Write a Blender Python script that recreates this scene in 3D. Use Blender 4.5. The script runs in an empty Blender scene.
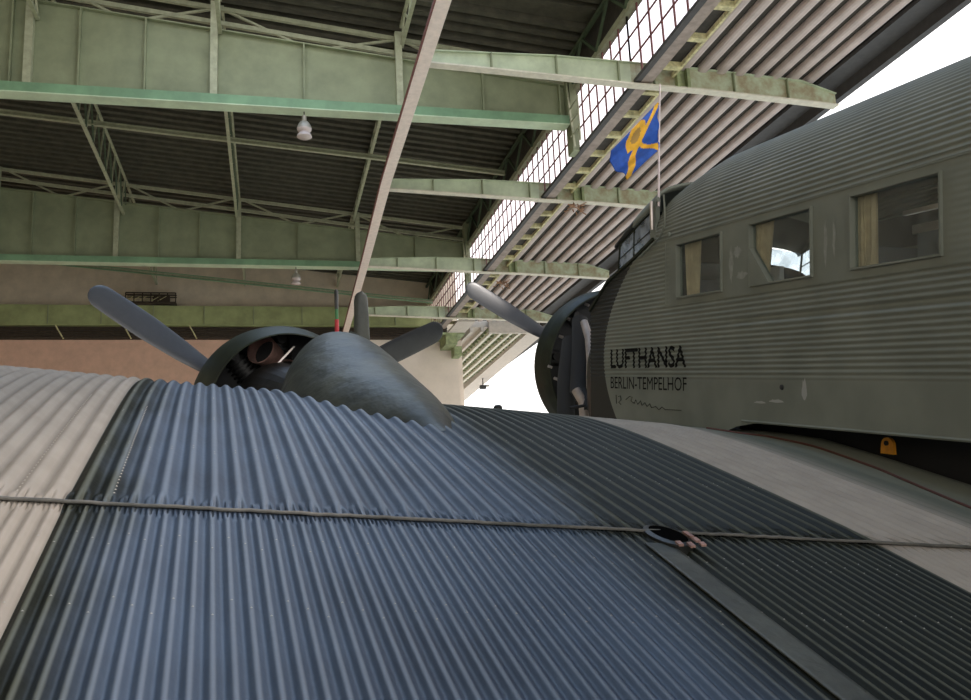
import bpy, bmesh, math, random
import numpy as np
from mathutils import Vector, Matrix
random.seed(7)
SC=bpy.context.scene; C=SC.collection
PI=math.pi
# ------------------------------------------------------------------ camera basis (hangar axes: x right, y into the hall, z up; camera at origin)
FPX=895.0; PPX,PPY=485.5,350.0
def nrm(v): v=np.array(v,float); return v/np.linalg.norm(v)
def cdir(px,py): return nrm([px-PPX,-(py-PPY),-FPX])
Yc=cdir(270,537); Xc=cdir(4200,339); Xc=nrm(Xc-Yc*Xc.dot(Yc)); Zc=np.cross(Xc,Yc)
M=np.array([Xc,Yc,Zc])
def ray(px,py): return M@np.array([px-PPX,-(py-PPY),-FPX])/FPX
def atX(px,py,v): r=ray(px,py); return r*(v/r[0])
def atY(px,py,v): r=ray(px,py); return r*(v/r[1])
def atZ(px,py,v): r=ray(px,py); return r*(v/r[2])
FLOOR=-2.6
# aircraft axes: G level heading, R to the right of it, F/U along and square to the nose-up fuselage
YAW=math.radians(-3.6); PIT=math.radians(10.0)
G=np.array([math.sin(YAW),math.cos(YAW),0]); R=np.array([math.cos(YAW),-math.sin(YAW),0]); ZU=np.array([0,0,1.])
F=G*math.cos(PIT)+ZU*math.sin(PIT); U=-G*math.sin(PIT)+ZU*math.cos(PIT)
def W(g,r,z): return G*g+R*r+ZU*z          # wing coordinates
def B(f,r,u): return F*f+R*r+U*u           # body coordinates
# ------------------------------------------------------------------ materials
def mat(name,col,rough=.6,metal=0,noise=.0,nscale=6,bump=0,bscale=40,spec=.5,col2=None,coat=0):
    m=bpy.data.materials.new(name); m.use_nodes=True; nt=m.node_tree; b=nt.nodes['Principled BSDF']
    b.inputs['Roughness'].default_value=rough; b.inputs['Metallic'].default_value=metal
    b.inputs['Specular IOR Level'].default_value=spec; b.inputs['Coat Weight'].default_value=coat
    b.inputs['Base Color'].default_value=(*col,1)
    tc=nt.nodes.new('ShaderNodeTexCoord')
    if noise>0 or col2:
        n=nt.nodes.new('ShaderNodeTexNoise'); n.inputs['Scale'].default_value=nscale; n.inputs['Detail'].default_value=5; n.inputs['Roughness'].default_value=.65
        nt.links.new(tc.outputs['Object'],n.inputs['Vector'])
        mx=nt.nodes.new('ShaderNodeMix'); mx.data_type='RGBA'
        c2=col2 if col2 else tuple(c*(1-noise) for c in col)
        c1=col if col2 else tuple(min(1,c*(1+noise)) for c in col)
        mx.inputs[6].default_value=(*c1,1); mx.inputs[7].default_value=(*c2,1)
        rp=nt.nodes.new('ShaderNodeMapRange'); rp.inputs[1].default_value=.35; rp.inputs[2].default_value=.65
        nt.links.new(n.outputs['Fac'],rp.inputs[0]); nt.links.new(rp.outputs[0],mx.inputs[0]); nt.links.new(mx.outputs[2],b.inputs['Base Color'])
    if bump>0:
        n2=nt.nodes.new('ShaderNodeTexNoise'); n2.inputs['Scale'].default_value=bscale; n2.inputs['Detail'].default_value=3
        nt.links.new(tc.outputs['Object'],n2.inputs['Vector'])
        bp=nt.nodes.new('ShaderNodeBump'); bp.inputs['Strength'].default_value=bump; bp.inputs['Distance'].default_value=.01
        nt.links.new(n2.outputs['Fac'],bp.inputs['Height']); nt.links.new(bp.outputs[0],b.inputs['Normal'])
    return m
MT=dict(
 green=mat('girder_green_paint',(.235,.26,.155),.65,noise=.14,nscale=1.2,bump=.1),
 mint=mat('mint_green_paint',(.17,.30,.17),.6,noise=.15,nscale=1.5),
 pale=mat('pale_green_paint',(.50,.60,.42),.6,noise=.12,nscale=1.5),
 olivegreen=mat('yellow_green_paint',(.33,.365,.16),.6,noise=.2,nscale=1.0),
 beamgreen=mat('grey_green_beam_paint',(.46,.52,.36),.6,noise=.14,nscale=2),
 rustbeam=mat('rust_flecked_green_paint',(.46,.52,.36),.6,nscale=2.6,col2=(.30,.24,.14)),
 creamfl=mat('cream_flange_paint',(.62,.58,.47),.6,noise=.1),
 pinkrail=mat('pinkish_cream_rail_paint',(.80,.68,.61),.6,noise=.08),
 redbrown=mat('red_brown_primer',(.16,.05,.035),.7,noise=.2),
 deck=mat('dark_roof_deck_boards',(.068,.064,.044),.8,noise=.25,nscale=3),
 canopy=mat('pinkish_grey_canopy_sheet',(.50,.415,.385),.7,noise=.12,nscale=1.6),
 canopydark=mat('canopy_recess_dark',(.055,.048,.040),.85,noise=.2),  # dark tone stands in for shade between the canopy ribs
 fascia=mat('dark_grey_edge_sheet',(.055,.052,.052),.7,noise=.15),
 truss=mat('truss_grey_green_paint',(.37,.38,.255),.6,noise=.15),
 trussdark=mat('dark_green_steel',(.07,.10,.055),.6,noise=.15),
 wallup=mat('brown_plaster',(.66,.555,.42),.85,noise=.1,nscale=1.5,bump=.3,bscale=12),
 wallsalmon=mat('salmon_render',(.66,.42,.31),.85,noise=.08,nscale=2,bump=.2,bscale=14),
 wallcream=mat('cream_render',(.70,.60,.51),.85,noise=.06,nscale=1.2),
 louver=mat('dark_brown_louvre',(.05,.035,.022),.8,noise=.3),
 concrete=mat('hangar_concrete',(.41,.40,.34),.8,noise=.12,nscale=.6),
 apron=mat('apron_concrete',(.5,.49,.44),.9,noise=.1,nscale=.3),
 soffit=mat('pale_concrete_soffit',(.55,.49,.43),.8,noise=.08),
 mullion=mat('dark_red_window_bars',(.19,.06,.06),.6),
 post=mat('stained_green_post_paint',(.26,.30,.15),.6,noise=.3,nscale=5),
 rust=mat('flaking_rust',(.30,.17,.10),.8,noise=.4,nscale=14),
 lampmetal=mat('lamp_grey_metal',(.35,.33,.29),.4,metal=.3),
 lampglass=mat('frosted_lamp_glass',(.50,.43,.41),.25),
 cord=mat('black_cord',(.02,.02,.018),.7),
 black=mat('black_paint',(.016,.017,.015),.42,noise=.3,nscale=8,bump=.15,bscale=60),
 nacelle=mat('scuffed_black_green_paint',(.052,.057,.044),.5,nscale=3.5,col2=(.02,.025,.024),bump=1.0,bscale=9),
 cowl=mat('dark_green_black_gloss',(.018,.022,.013),.5,spec=.18,noise=.4,nscale=5),
 engine=mat('sooty_engine_metal',(.02,.019,.018),.5,metal=.4,noise=.4,nscale=10),
 copper=mat('heat_stained_exhaust',(.50,.30,.25),.38,metal=.6,noise=.35,nscale=9),
 blade=mat('dark_blade_paint',(.040,.043,.049),.38,spec=.8,noise=.12,nscale=12),
 steel=mat('scratched_steel',(.45,.40,.37),.35,metal=.7,noise=.2,nscale=10),
 pipe=mat('pale_exhaust_pipe',(.42,.36,.32),.45,metal=.3,noise=.2,nscale=6),
 rubber=mat('tyre_rubber',(.02,.02,.02),.85),
 gutterbeam=mat('weathered_timber_beam',(.32,.26,.225),.8,noise=.2,nscale=5),
 seam=mat('grimy_metal_seam',(.17,.16,.145),.6,nscale=9,col2=(.08,.08,.072)),
 scuff=mat('chalky_scuff',(.27,.28,.24),.7,noise=.15,nscale=30),
 rivethead=mat('pale_rivet_heads',(.62,.57,.50),.5),
 void=mat('black_opening',(.004,.004,.004),1.0,spec=0),
 strip=mat('scuffed_dark_strip',(.085,.09,.078),.6,noise=.25,nscale=7,bump=.4,bscale=30),
 letter=mat('black_lettering',(.008,.008,.007),.9,spec=.15),
 curtain=mat('tan_curtain_cloth',(.55,.43,.26),.85,noise=.2,nscale=10),
 seatwhite=mat('white_headrest_cloth',(.7,.7,.7),.8),
 seat=mat('blue_grey_seat_cloth',(.12,.14,.17),.8),
 cabin=mat('dark_cabin_lining',(.06,.055,.045),.8),
 orange=mat('orange_paint',(.72,.30,.02),.5,noise=.12,nscale=30),
 redline=mat('dark_red_sealing_strip',(.09,.03,.02),.6),
 white=mat('white_flagpole_paint',(.72,.62,.62),.4),
 flagblue=mat('blue_flag_cloth',(.02,.09,.42),.8,noise=.15,nscale=20),
 flagbrown=mat('ochre_brown_flag_cloth',(.40,.24,.06),.8),
 flagyellow=mat('yellow_flag_cloth',(.78,.42,.03),.8,noise=.12,nscale=20),
 rodgreen=mat('green_band_paint',(.03,.16,.05),.5), rodred=mat('red_band_paint',(.45,.02,.03),.5),
 stain=mat('yellow_stained_bracket',(.55,.50,.27),.7,noise=.35,nscale=7),
 whitepaint=mat('worn_white_scuff',(.36,.36,.33),.6),
)
def glass(name,col=(1,1,1),fac=.12,rough=.02):
    m=bpy.data.materials.new(name); m.use_nodes=True; nt=m.node_tree; nt.nodes.clear()
    o=nt.nodes.new('ShaderNodeOutputMaterial'); t=nt.nodes.new('ShaderNodeBsdfTransparent'); t.inputs[0].default_value=(*col,1)
    g=nt.nodes.new('ShaderNodeBsdfGlossy'); g.inputs['Roughness'].default_value=rough
    fr=nt.nodes.new('ShaderNodeLayerWeight'); fr.inputs[0].default_value=.5
    pw=nt.nodes.new('ShaderNodeMath'); pw.operation='POWER'; pw.inputs[1].default_value=4.0; nt.links.new(fr.outputs['Facing'],pw.inputs[0])
    mr=nt.nodes.new('ShaderNodeMath'); mr.operation='MULTIPLY_ADD'; mr.inputs[1].default_value=.6 if fac>=0 else 0; mr.inputs[2].default_value=max(fac,.03); mr.use_clamp=True
    mx=nt.nodes.new('ShaderNodeMixShader'); nt.links.new(pw.outputs[0],mr.inputs[0]); nt.links.new(mr.outputs[0],mx.inputs[0])
    nt.links.new(t.outputs[0],mx.inputs[1]); nt.links.new(g.outputs[0],mx.inputs[2]); nt.links.new(mx.outputs[0],o.inputs[0]); return m
MT['glass']=glass('cabin_glass',(.92,.95,.94),.03); MT['cockglass']=glass('cockpit_glass',(.80,.90,1.0),.10)
MT['paneglass']=glass('clerestory_glass',(.95,.92,.93),-.9,.3)
def hazy(m,col,amt):
    nt=m.node_tree; o=[n for n in nt.nodes if n.type=='OUTPUT_MATERIAL'][0]; src=o.inputs[0].links[0].from_socket
    d=nt.nodes.new('ShaderNodeBsdfDiffuse'); d.inputs[0].default_value=(*col,1); mx=nt.nodes.new('ShaderNodeMixShader')
    tc=nt.nodes.new('ShaderNodeTexCoord'); n=nt.nodes.new('ShaderNodeTexNoise'); n.inputs['Scale'].default_value=11; nt.links.new(tc.outputs['Object'],n.inputs['Vector'])
    mr=nt.nodes.new('ShaderNodeMapRange'); mr.inputs[1].default_value=.35; mr.inputs[2].default_value=.65; mr.inputs[3].default_value=amt*.4; mr.inputs[4].default_value=amt*1.5; nt.links.new(n.outputs['Fac'],mr.inputs[0])
    nt.links.new(mr.outputs[0],mx.inputs[0]); nt.links.new(src,mx.inputs[1]); nt.links.new(d.outputs[0],mx.inputs[2]); nt.links.new(mx.outputs[0],o.inputs[0])
hazy(MT['cockglass'],(.62,.70,.82),.34); hazy(MT['glass'],(.4,.45,.42),.05)  # bluish haze painted on the cockpit panes in place of sky reflection
# paint by position across the aircraft (real paint boundaries; wing light and shade also painted)
def zoned(name,root,spec):
    """spec: list of (kind) handled below"""
    m=bpy.data.materials.new(name); m.use_nodes=True; nt=m.node_tree; b=nt.nodes['Principled BSDF']
    L=nt.links.new
    def node(t,**k):
        n=nt.nodes.new(t)
        for a,v in k.items(): setattr(n,a,v)
        return n
    def dot(vec,off):
        tc=node('ShaderNodeTexCoord'); d=node('ShaderNodeVectorMath',operation='DOT_PRODUCT'); L(tc.outputs['Object'],d.inputs[0]); d.inputs[1].default_value=tuple(vec)
        a=node('ShaderNodeMath',operation='ADD'); L(d.outputs['Value'],a.inputs[0]); a.inputs[1].default_value=off; return a.outputs[0]
    def math_(op,a,bv,clamp=False):
        n=node('ShaderNodeMath',operation=op); n.use_clamp=clamp
        for i,v in enumerate((a,bv)):
            if isinstance(v,(int,float)): n.inputs[i].default_value=v
            else: L(v,n.inputs[i])
        return n.outputs[0]
    def mix(f,a,bv):
        n=node('ShaderNodeMix'); n.data_type='RGBA'; L(f,n.inputs[0]) if not isinstance(f,float) else None
        for i,v in ((6,a),(7,bv)):
            if isinstance(v,tuple): n.inputs[i].default_value=(*v,1)
            else: L(v,n.inputs[i])
        return n.outputs[2]
    def noise(sc,lo=.35,hi=.65,det=5):
        tc=node('ShaderNodeTexCoord'); n=node('ShaderNodeTexNoise'); n.inputs['Scale'].default_value=sc; n.inputs['Detail'].default_value=det; L(tc.outputs['Object'],n.inputs['Vector'])
        r=node('ShaderNodeMapRange'); r.inputs[1].default_value=lo; r.inputs[2].default_value=hi; L(n.outputs['Fac'],r.inputs[0]); return r.outputs[0]
    spec(b,nt,dot,math_,mix,noise,L,node)
    return m
ROOT=np.array(W(4.0,3.45,0)); ROOT[2]=FLOOR
def wing_spec(b,nt,dot,mt,mix,noise,L,node):
    r=dot(R,float(ROOT.dot(R)))
    wob=noise(3.0,0,1)
    left=mt('LESS_THAN',r,-.314); right=mt('GREATER_THAN',r,1.885)
    cream=mt('ADD',left,right,True)
    g=dot(G,float(ROOT.dot(G))); fs_=mt('GREATER_THAN',g,2.25)
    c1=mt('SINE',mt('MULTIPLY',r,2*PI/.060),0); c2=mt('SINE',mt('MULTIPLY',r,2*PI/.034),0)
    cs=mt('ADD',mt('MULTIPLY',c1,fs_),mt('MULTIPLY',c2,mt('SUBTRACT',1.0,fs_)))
    cr_=node('ShaderNodeMapRange'); cr_.interpolation_type='SMOOTHSTEP'; cr_.inputs[1].default_value=.35; cr_.inputs[2].default_value=1.0; cr_.inputs[4].default_value=.85; L(cs,cr_.inputs[0])  # crest mask: ridge highlights painted into the colour
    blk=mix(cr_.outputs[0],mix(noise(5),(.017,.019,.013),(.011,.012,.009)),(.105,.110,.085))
    wear=mix(mt('MULTIPLY',cr_.outputs[0],.75),mix(noise(2.5),(.050,.078,.126),(.030,.047,.078)),(.150,.180,.225))  # blue-grey wear with the crest highlights painted in
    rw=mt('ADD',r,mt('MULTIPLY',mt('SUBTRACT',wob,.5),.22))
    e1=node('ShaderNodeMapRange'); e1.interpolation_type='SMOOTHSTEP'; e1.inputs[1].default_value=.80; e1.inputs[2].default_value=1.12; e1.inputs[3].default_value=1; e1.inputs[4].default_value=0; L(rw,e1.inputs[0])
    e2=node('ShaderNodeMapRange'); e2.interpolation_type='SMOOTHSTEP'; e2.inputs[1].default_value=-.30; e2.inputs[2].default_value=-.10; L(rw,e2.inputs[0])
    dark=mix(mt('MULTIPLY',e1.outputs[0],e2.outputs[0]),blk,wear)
    vl=node('ShaderNodeMapRange'); vl.inputs[1].default_value=-.4; vl.inputs[2].default_value=-1.0; vl.inputs[4].default_value=.6; L(cs,vl.inputs[0])  # valley shade painted into the cream
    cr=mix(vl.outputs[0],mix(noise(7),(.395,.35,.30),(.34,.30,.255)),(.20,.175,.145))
    root=node('ShaderNodeMapRange'); root.inputs[1].default_value=2.42; root.inputs[2].default_value=2.62; L(r,root.inputs[0])
    cr2=mix(root.outputs[0],cr,(.17,.18,.145))  # olive root panel, its soft fade painting in the fuselage shade
    L(mix(cream,dark,cr2),b.inputs['Base Color'])
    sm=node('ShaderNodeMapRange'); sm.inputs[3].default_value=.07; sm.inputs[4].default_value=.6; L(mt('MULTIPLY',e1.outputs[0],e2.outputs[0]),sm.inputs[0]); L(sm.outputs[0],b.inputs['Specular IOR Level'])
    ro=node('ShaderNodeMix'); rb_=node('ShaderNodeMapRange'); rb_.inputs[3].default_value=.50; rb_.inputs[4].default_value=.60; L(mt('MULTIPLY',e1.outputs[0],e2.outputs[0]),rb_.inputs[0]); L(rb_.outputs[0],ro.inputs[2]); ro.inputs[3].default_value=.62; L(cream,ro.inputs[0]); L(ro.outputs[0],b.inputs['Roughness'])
    tc=node('ShaderNodeTexCoord'); n=node('ShaderNodeTexNoise'); n.inputs['Scale'].default_value=28; n.inputs['Detail'].default_value=4; L(tc.outputs['Object'],n.inputs['Vector'])
    bp=node('ShaderNodeBump'); bp.inputs['Strength'].default_value=.35; bp.inputs['Distance'].default_value=.004; L(n.outputs['Fac'],bp.inputs['Height']); L(bp.outputs[0],b.inputs['Normal'])
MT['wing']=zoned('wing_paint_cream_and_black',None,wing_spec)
def body_spec(b,nt,dot,mt,mix,noise,L,node):
    f=dot(F,float(ROOT.dot(F))); u=dot(U,float(ROOT.dot(U)))
    du=mt('MINIMUM',mt('SUBTRACT',u,.12),.645); d2=mt('MULTIPLY',du,du); k=mt('MULTIPLY',d2,1.15); lim=mt('SUBTRACT',5.885,k)
    m=mt('GREATER_THAN',f,lim)
    base=mix(noise(4),(.205,.218,.178),(.168,.180,.147))
    L(mix(m,base,(.02,.022,.019)),b.inputs['Base Color']); b.inputs['Roughness'].default_value=.58; b.inputs['Specular IOR Level'].default_value=.35
MT['body']=zoned('fuselage_olive_grey_with_black_nose',None,body_spec)
# ------------------------------------------------------------------ mesh helpers
class MB:
    def __init__(s): s.v=[]; s.f=[]; s.mi=[]
    def add(s,vs,fs,mi=0):
        o=len(s.v); s.v+= [tuple(map(float,v)) for v in vs]; s.f+=[tuple(i+o for i in f) for f in fs]; s.mi+=[mi]*len(fs); return s
    def hexa(s,p,mi=0): # 8 points: bottom 4 ccw, top 4
        return s.add(p,[(0,3,2,1),(4,5,6,7),(0,1,5,4),(1,2,6,5),(2,3,7,6),(3,0,4,7)],mi)
    def box(s,a,b,mi=0):
        (x0,y0,z0),(x1,y1,z1)=a,b
        return s.hexa([(x0,y0,z0),(x1,y0,z0),(x1,y1,z0),(x0,y1,z0),(x0,y0,z1),(x1,y0,z1),(x1,y1,z1),(x0,y1,z1)],mi)
    def bar(s,p,q,w,h=None,up=(0,0,1),mi=0):
        h=h or w; p=np.array(p,float); q=np.array(q,float); d=nrm(q-p); up=np.array(up,float)
        if abs(d.dot(nrm(up)))>.98: up=np.array([0,1.,0])
        a=nrm(np.cross(d,up)); b=np.cross(a,d)
        P=[]
        for c in (p,q): P+=[c-a*w/2-b*h/2,c+a*w/2-b*h/2,c+a*w/2+b*h/2,c-a*w/2+b*h/2]
        return s.hexa(P,mi)
    def tube(s,pts,rad,n=10,caps=True,mi=0):
        pts=[np.array(p,float) for p in pts]; rs=rad if isinstance(rad,(list,tuple)) else [rad]*len(pts)
        vs=[];fs=[]; prev=None
        for i,p in enumerate(pts):
            d=nrm(pts[min(i+1,len(pts)-1)]-pts[max(i-1,0)])
            if prev is None:
                t=np.array([0,0,1.]) if abs(d[2])<.9 else np.array([1.,0,0]); a=nrm(np.cross(d,t))
            else: a=nrm(prev-d*prev.dot(d))
            prev=a; b=np.cross(d,a)
            for k in range(n):
                t=2*PI*k/n; vs.append(p+(a*math.cos(t)+b*math.sin(t))*rs[i])
        for i in range(len(pts)-1):
            for k in range(n): fs.append((i*n+k,i*n+(k+1)%n,(i+1)*n+(k+1)%n,(i+1)*n+k))
        if caps: fs.append(tuple(range(n))[::-1]); fs.append(tuple((len(pts)-1)*n+k for k in range(n)))
        return s.add(vs,fs,mi)
    def lathe(s,c,ax,prof,n=48,mi=0,a0=0,closed=False):
        """prof list of (axial, radius) about axis ax through c"""
        c=np.array(c,float); ax=nrm(ax); t=np.array([0,0,1.]) if abs(ax[2])<.9 else np.array([1.,0,0]); a=nrm(np.cross(ax,t)); b=np.cross(a,ax)
        vs=[];fs=[]; m=len(prof)
        for (h,r) in prof:
            for k in range(n):
                th=2*PI*k/n; vs.append(c+ax*h+(a*math.cos(th)+b*math.sin(th))*r)
        for i in range(m if closed else m-1):
            j=(i+1)%m
            for k in range(n): fs.append((i*n+k,i*n+(k+1)%n,j*n+(k+1)%n,j*n+k))
        return s.add(vs,fs,mi)
    def grid(s,P,closed_u=False,mi=0,skip=None):
        nu=len(P); nv=len(P[0]); vs=[p for row in P for p in row]; fs=[]
        for i in range(nu if closed_u else nu-1):
            for j in range(nv-1):
                if skip and skip(i,j): continue
                i2=(i+1)%nu; fs.append((i*nv+j,i2*nv+j,i2*nv+j+1,i*nv+j+1))
        return s.add(vs,fs,mi)
    def build(s,name,m,parent=None,smooth=False,base=None,solid=0,mats=None):
        off=np.array(base if base is not None else (0,0,0),float)
        me=bpy.data.meshes.new(name); me.from_pydata([tuple(np.array(v)-off) for v in s.v],[],s.f)
        for mm in (mats or [m]): me.materials.append(MT[mm] if isinstance(mm,str) else mm)
        if mats: me.polygons.foreach_set('material_index',s.mi)
        bm=bmesh.new(); bm.from_mesh(me); bmesh.ops.recalc_face_normals(bm,faces=bm.faces); bm.to_mesh(me); bm.free()
        me.update()
        o=bpy.data.objects.new(name,me); C.objects.link(o)
        if smooth:
            me.polygons.foreach_set('use_smooth',[True]*len(me.polygons)); me.set_sharp_from_angle(angle=math.radians(42))
        if parent is not None: o.parent=parent
        elif base is not None: o.location=tuple(off)
        if solid: md=o.modifiers.new('thickness','SOLIDIFY'); md.thickness=solid; md.offset=0
        return o
def tag(o,label,cat,group=None,kind=None):
    if label: o['label']=label
    if cat: o['category']=cat
    if group: o['group']=group
    if kind: o['kind']=kind
    return o
def empty(name,loc,label,cat,group=None):
    o=bpy.data.objects.new(name,None); C.objects.link(o); o.location=tuple(map(float,loc)); o.empty_display_size=.3
    return tag(o,label,cat,group)
def struct(o): o['kind']='structure'; return o
# ================================================================== THE HANGAR
struct(MB().box((-17,-22,FLOOR-.3),(14.5,60,FLOOR)).build('floor','concrete'))
struct(MB().box((14.5,-60,FLOOR-.34),(160,200,FLOOR-.04)).build('trim_1','apron'))          # apron outside
def dz(x): return 13.95-.09*x                                                                # roof deck underside
# ribbed roof deck, with an unseen rooflight opening added to light the wing
RLX0,RLX1,RLY0,RLY1=-3.2,4.6,3.0,20.5
def deck(x0,x1,y0,y1):
    m=MB(); m.hexa([(x0,y0,dz(x0)+.05),(x1,y0,dz(x1)+.05),(x1,y1,dz(x1)+.05),(x0,y1,dz(x0)+.05)]+[(x0,y0,dz(x0)+.25),(x1,y0,dz(x1)+.25),(x1,y1,dz(x1)+.25),(x0,y1,dz(x0)+.25)])
    y=math.ceil(y0/.46)*.46+.1
    while y<y1-.25:
        m.hexa([(x0,y,dz(x0)-.10),(x1,y,dz(x1)-.10),(x1,y+.2,dz(x1)-.10),(x0,y+.2,dz(x0)-.10),(x0,y-.03,dz(x0)+.06),(x1,y-.03,dz(x1)+.06),(x1,y+.23,dz(x1)+.06),(x0,y+.23,dz(x0)+.06)])
        y+=.46
    return m
dk=MB()
for a in ((-17,8.6,-22,RLY0),(-17,8.6,RLY1,46.7),(-17,RLX0,RLY0,RLY1),(RLX1,8.6,RLY0,RLY1)):
    q=deck(*a); dk.add(q.v,q.f)
struct(dk.build('ceiling','deck'))
rl=MB()
for i in range(11):
    x=RLX0+(RLX1-RLX0)*i/10; rl.bar((x,RLY0,dz(x)+.1),(x,RLY1,dz(x)+.1),.05,.09)
for j in range(9):
    y=RLY0+(RLY1-RLY0)*j/8; rl.bar((RLX0,y,dz(RLX0)+.1),(RLX1,y,dz(RLX1)+.1),.05,.09)
struct(rl.build('window_20','truss'))  # bars of the added, unseen rooflight opening
# walls
struct(MB().box((-17.3,-22,FLOOR),(-17,46.8,15.6)).build('wall_left','wallup'))
struct(MB().box((-17,46.5,9.95),(9.95,46.8,15.5)).build('wall_back','wallup'))
struct(MB().box((-17,46.45,FLOOR),(3.9,46.8,9.97)).build('wall_back_lower','wallsalmon'))
struct(MB().box((3.9,46.45,FLOOR),(9.95,46.8,9.97)).build('wall_back_right','wallcream'))
lv=MB(); lv.box((-17,46.2,9.97),(9.3,46.5,10.62))
for i in range(5): lv.box((-17,46.1,10.02+i*.12),(9.3,46.2,10.06+i*.12))
struct(lv.build('trim_2','louver'))
# ---- big girders
def topz(x): return 12.78-.095*x
def girder(Y,stiff,posts,label):
    r=empty('roof_girder',(-4,Y,10.78),label,'girder','deep plate girders under the hangar roof'); b=(-4,Y,10.78)
    x0,x1=-17,8.08
    MB().hexa([(x0,Y,10.85),(x1,Y,10.85),(x1,Y+.04,10.85),(x0,Y+.04,10.85),(x0,Y,topz(x0)),(x1,Y,topz(x1)),(x1,Y+.04,topz(x1)),(x0,Y+.04,topz(x0))]).build('web_plate','green',r,base=b)
    m=MB(); m.box((x0,Y-.28,10.78),(x1,Y-.255,11.02)); m.box((x0,Y-.255,11.0),(x1,Y,11.02)); m.build('flange_face','mint',r,base=b)
    MB().box((x0,Y-.28,10.755),(x1,Y+.14,10.78)).build('bottom_flange','pale',r,base=b)
    MB().bar((x0,Y,topz(x0)),(x1,Y,topz(x1)),.26,.035).build('top_flange','green',r,base=b)
    for x in stiff: MB().box((x-.02,Y-.14,11.03),(x+.02,Y,topz(x)-.02)).build('stiffener','green',r,base=b)
    for x in posts: MB().box((x-.09,Y-.2,11.03),(x+.09,Y-.002,topz(x)+.75)).build('hanger_post','truss',r,base=b)
    MB().box((x1-.02,Y-.25,10.78),(x1+.02,Y+.2,topz(x1))).build('end_plate','green',r,base=b)
    return r
girder(22.05,[-14,-12.4,-10.85,-9.3,-7.7,-6.1,-4.56,-3.02,-.2+1.1,5.7,7.9],[-10.2,-5.7+.0,-1.36,3.4],'nearer deep green plate girder with mint bottom flange, a lamp hanging under it')
girder(36.1,[-13.5,-12,-10.4,-8.9,-7.36,-4.28,-2.71,1.16,6.02],[-10.2,-5.85,-1.2,3.6],'farther deep green plate girder crossing above the propellers and the back wall')
# ---- crosswise purlin trusses above / between the girders
def chord_obj(parent,b,name,Y,fz,w=.1,h=.12,x0=-17,x1=8.2,m='truss'):
    return MB().bar((x0,Y,fz(x0)),(x1,Y,fz(x1)),w,h).build(name,m,parent,base=b)
def purlin_truss(Y,top_,bot,zig,label,xs=4.5):
    top=lambda x:min(top_(x),dz(x)-.17)
    b=(-4,Y,12.5); r=empty('purlin_truss',b,label,'truss','crosswise roof trusses')
    chord_obj(r,b,'upper_chord',Y,top); chord_obj(r,b,'lower_chord',Y,bot)
    xs0=[-14.6,-10.2,-5.7,-1.25,3.5,8.0]
    for a,c in zip(xs0[:-1],xs0[1:]):
        mid=(a+c)/2
        for x in (a,c): MB().bar((x,Y,top(x)),(mid,Y,zig(mid)),.06,.06).build('diagonal','truss',r,base=b)
    return r
purlin_truss(22.3,lambda x:13.60-.105*x,lambda x:13.16-.105*x,lambda x:topz(x)+.03,'roof truss with V struts standing on the nearer deep girder')
purlin_truss(36.3,lambda x:13.66-.108*x,lambda x:13.13-.108*x,lambda x:topz(x)+.03,'roof truss with V struts standing on the farther deep girder')
def ibeam(name,Y,fz,label,m='truss',x1=8.2,h=.13):
    b=(-4,Y,fz(-4)); r=empty(name,b,label,'purlin','crosswise roof purlins')
    MB().bar((-17,Y,fz(-17)+h/2),(x1,Y,fz(x1)+h/2),.02,h).build('web','truss',r,base=b)
    MB().bar((-17,Y,fz(-17)),(x1,Y,fz(x1)),.13,.03).build('lower_flange',m,r,base=b)
    MB().bar((-17,Y,fz(-17)+h),(x1,Y,fz(x1)+h),.13,.03).build('upper_flange',m,r,base=b)
    return r
ibeam('roof_purlin',29.1,lambda x:12.93-.079*x,'slim steel purlin crossing the dark ribbed roof midway between the two deep girders')
ibeam('roof_purlin',43.1,lambda x:11.9-.095*x,'dark green sloping purlin in front of the brown back wall','mint',x1=8.0,h=.14)
MB_=[]
# ---- lengthwise lattice trusses
def long_truss(x,label):
    b=(x,29,12.8); r=empty('lattice_truss',b,label,'truss','lengthwise roof lattice trusses')
    zb=12.85; zt=dz(x)-.28 if x<0 else dz(x)-.2
    for (y0,y1) in ((22.3,36.3),):
        MB().bar((x-.06,y0,zb),(x-.06,y1,zb),.1,.09).build('lower_chord','truss',r,base=b)
        MB().bar((x+.03,y0,zt),(x+.03,y1,zt),.08,.08).build('upper_chord','truss',r,base=b)
        n=12
        for i in range(n):
            ya=y0+(y1-y0)*i/n; yb=y0+(y1-y0)*(i+1)/n; ym=(ya+yb)/2
            MB().bar((x,ya,zb),(x,ym,zt),.05).build('lattice_bar','truss',r,base=b)
            MB().bar((x,ym,zt),(x,yb,zb),.05).build('lattice_bar','trussdark',r,base=b)
    for (y0,y1,nm) in ((19.3,22.0,'near_lattice'),(36.6,46.4,'far_lattice')):
        m=MB()
        m.bar((x,y0,zb),(x,y1,zb),.1,.09); m.bar((x,y0,zt),(x,y1,zt),.08,.08)
        n=int((y1-y0)/1.15)
        for i in range(n):
            ya=y0+(y1-y0)*i/n; yb=y0+(y1-y0)*(i+1)/n; ym=(ya+yb)/2; m.bar((x,ya,zb),(x,ym,zt),.05); m.bar((x,ym,zt),(x,yb,zb),.05)
        m.build(nm,'truss',r,base=b)
for x,l in ((-5.55,'leftmost lengthwise lattice truss seen under the dark roof, leaning left in view'),(-1.22,'narrow lengthwise lattice truss in the middle, right of the leftmost one'),(3.5,'lengthwise lattice truss just left of the pinkish rail beam')): long_truss(x,l)
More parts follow.
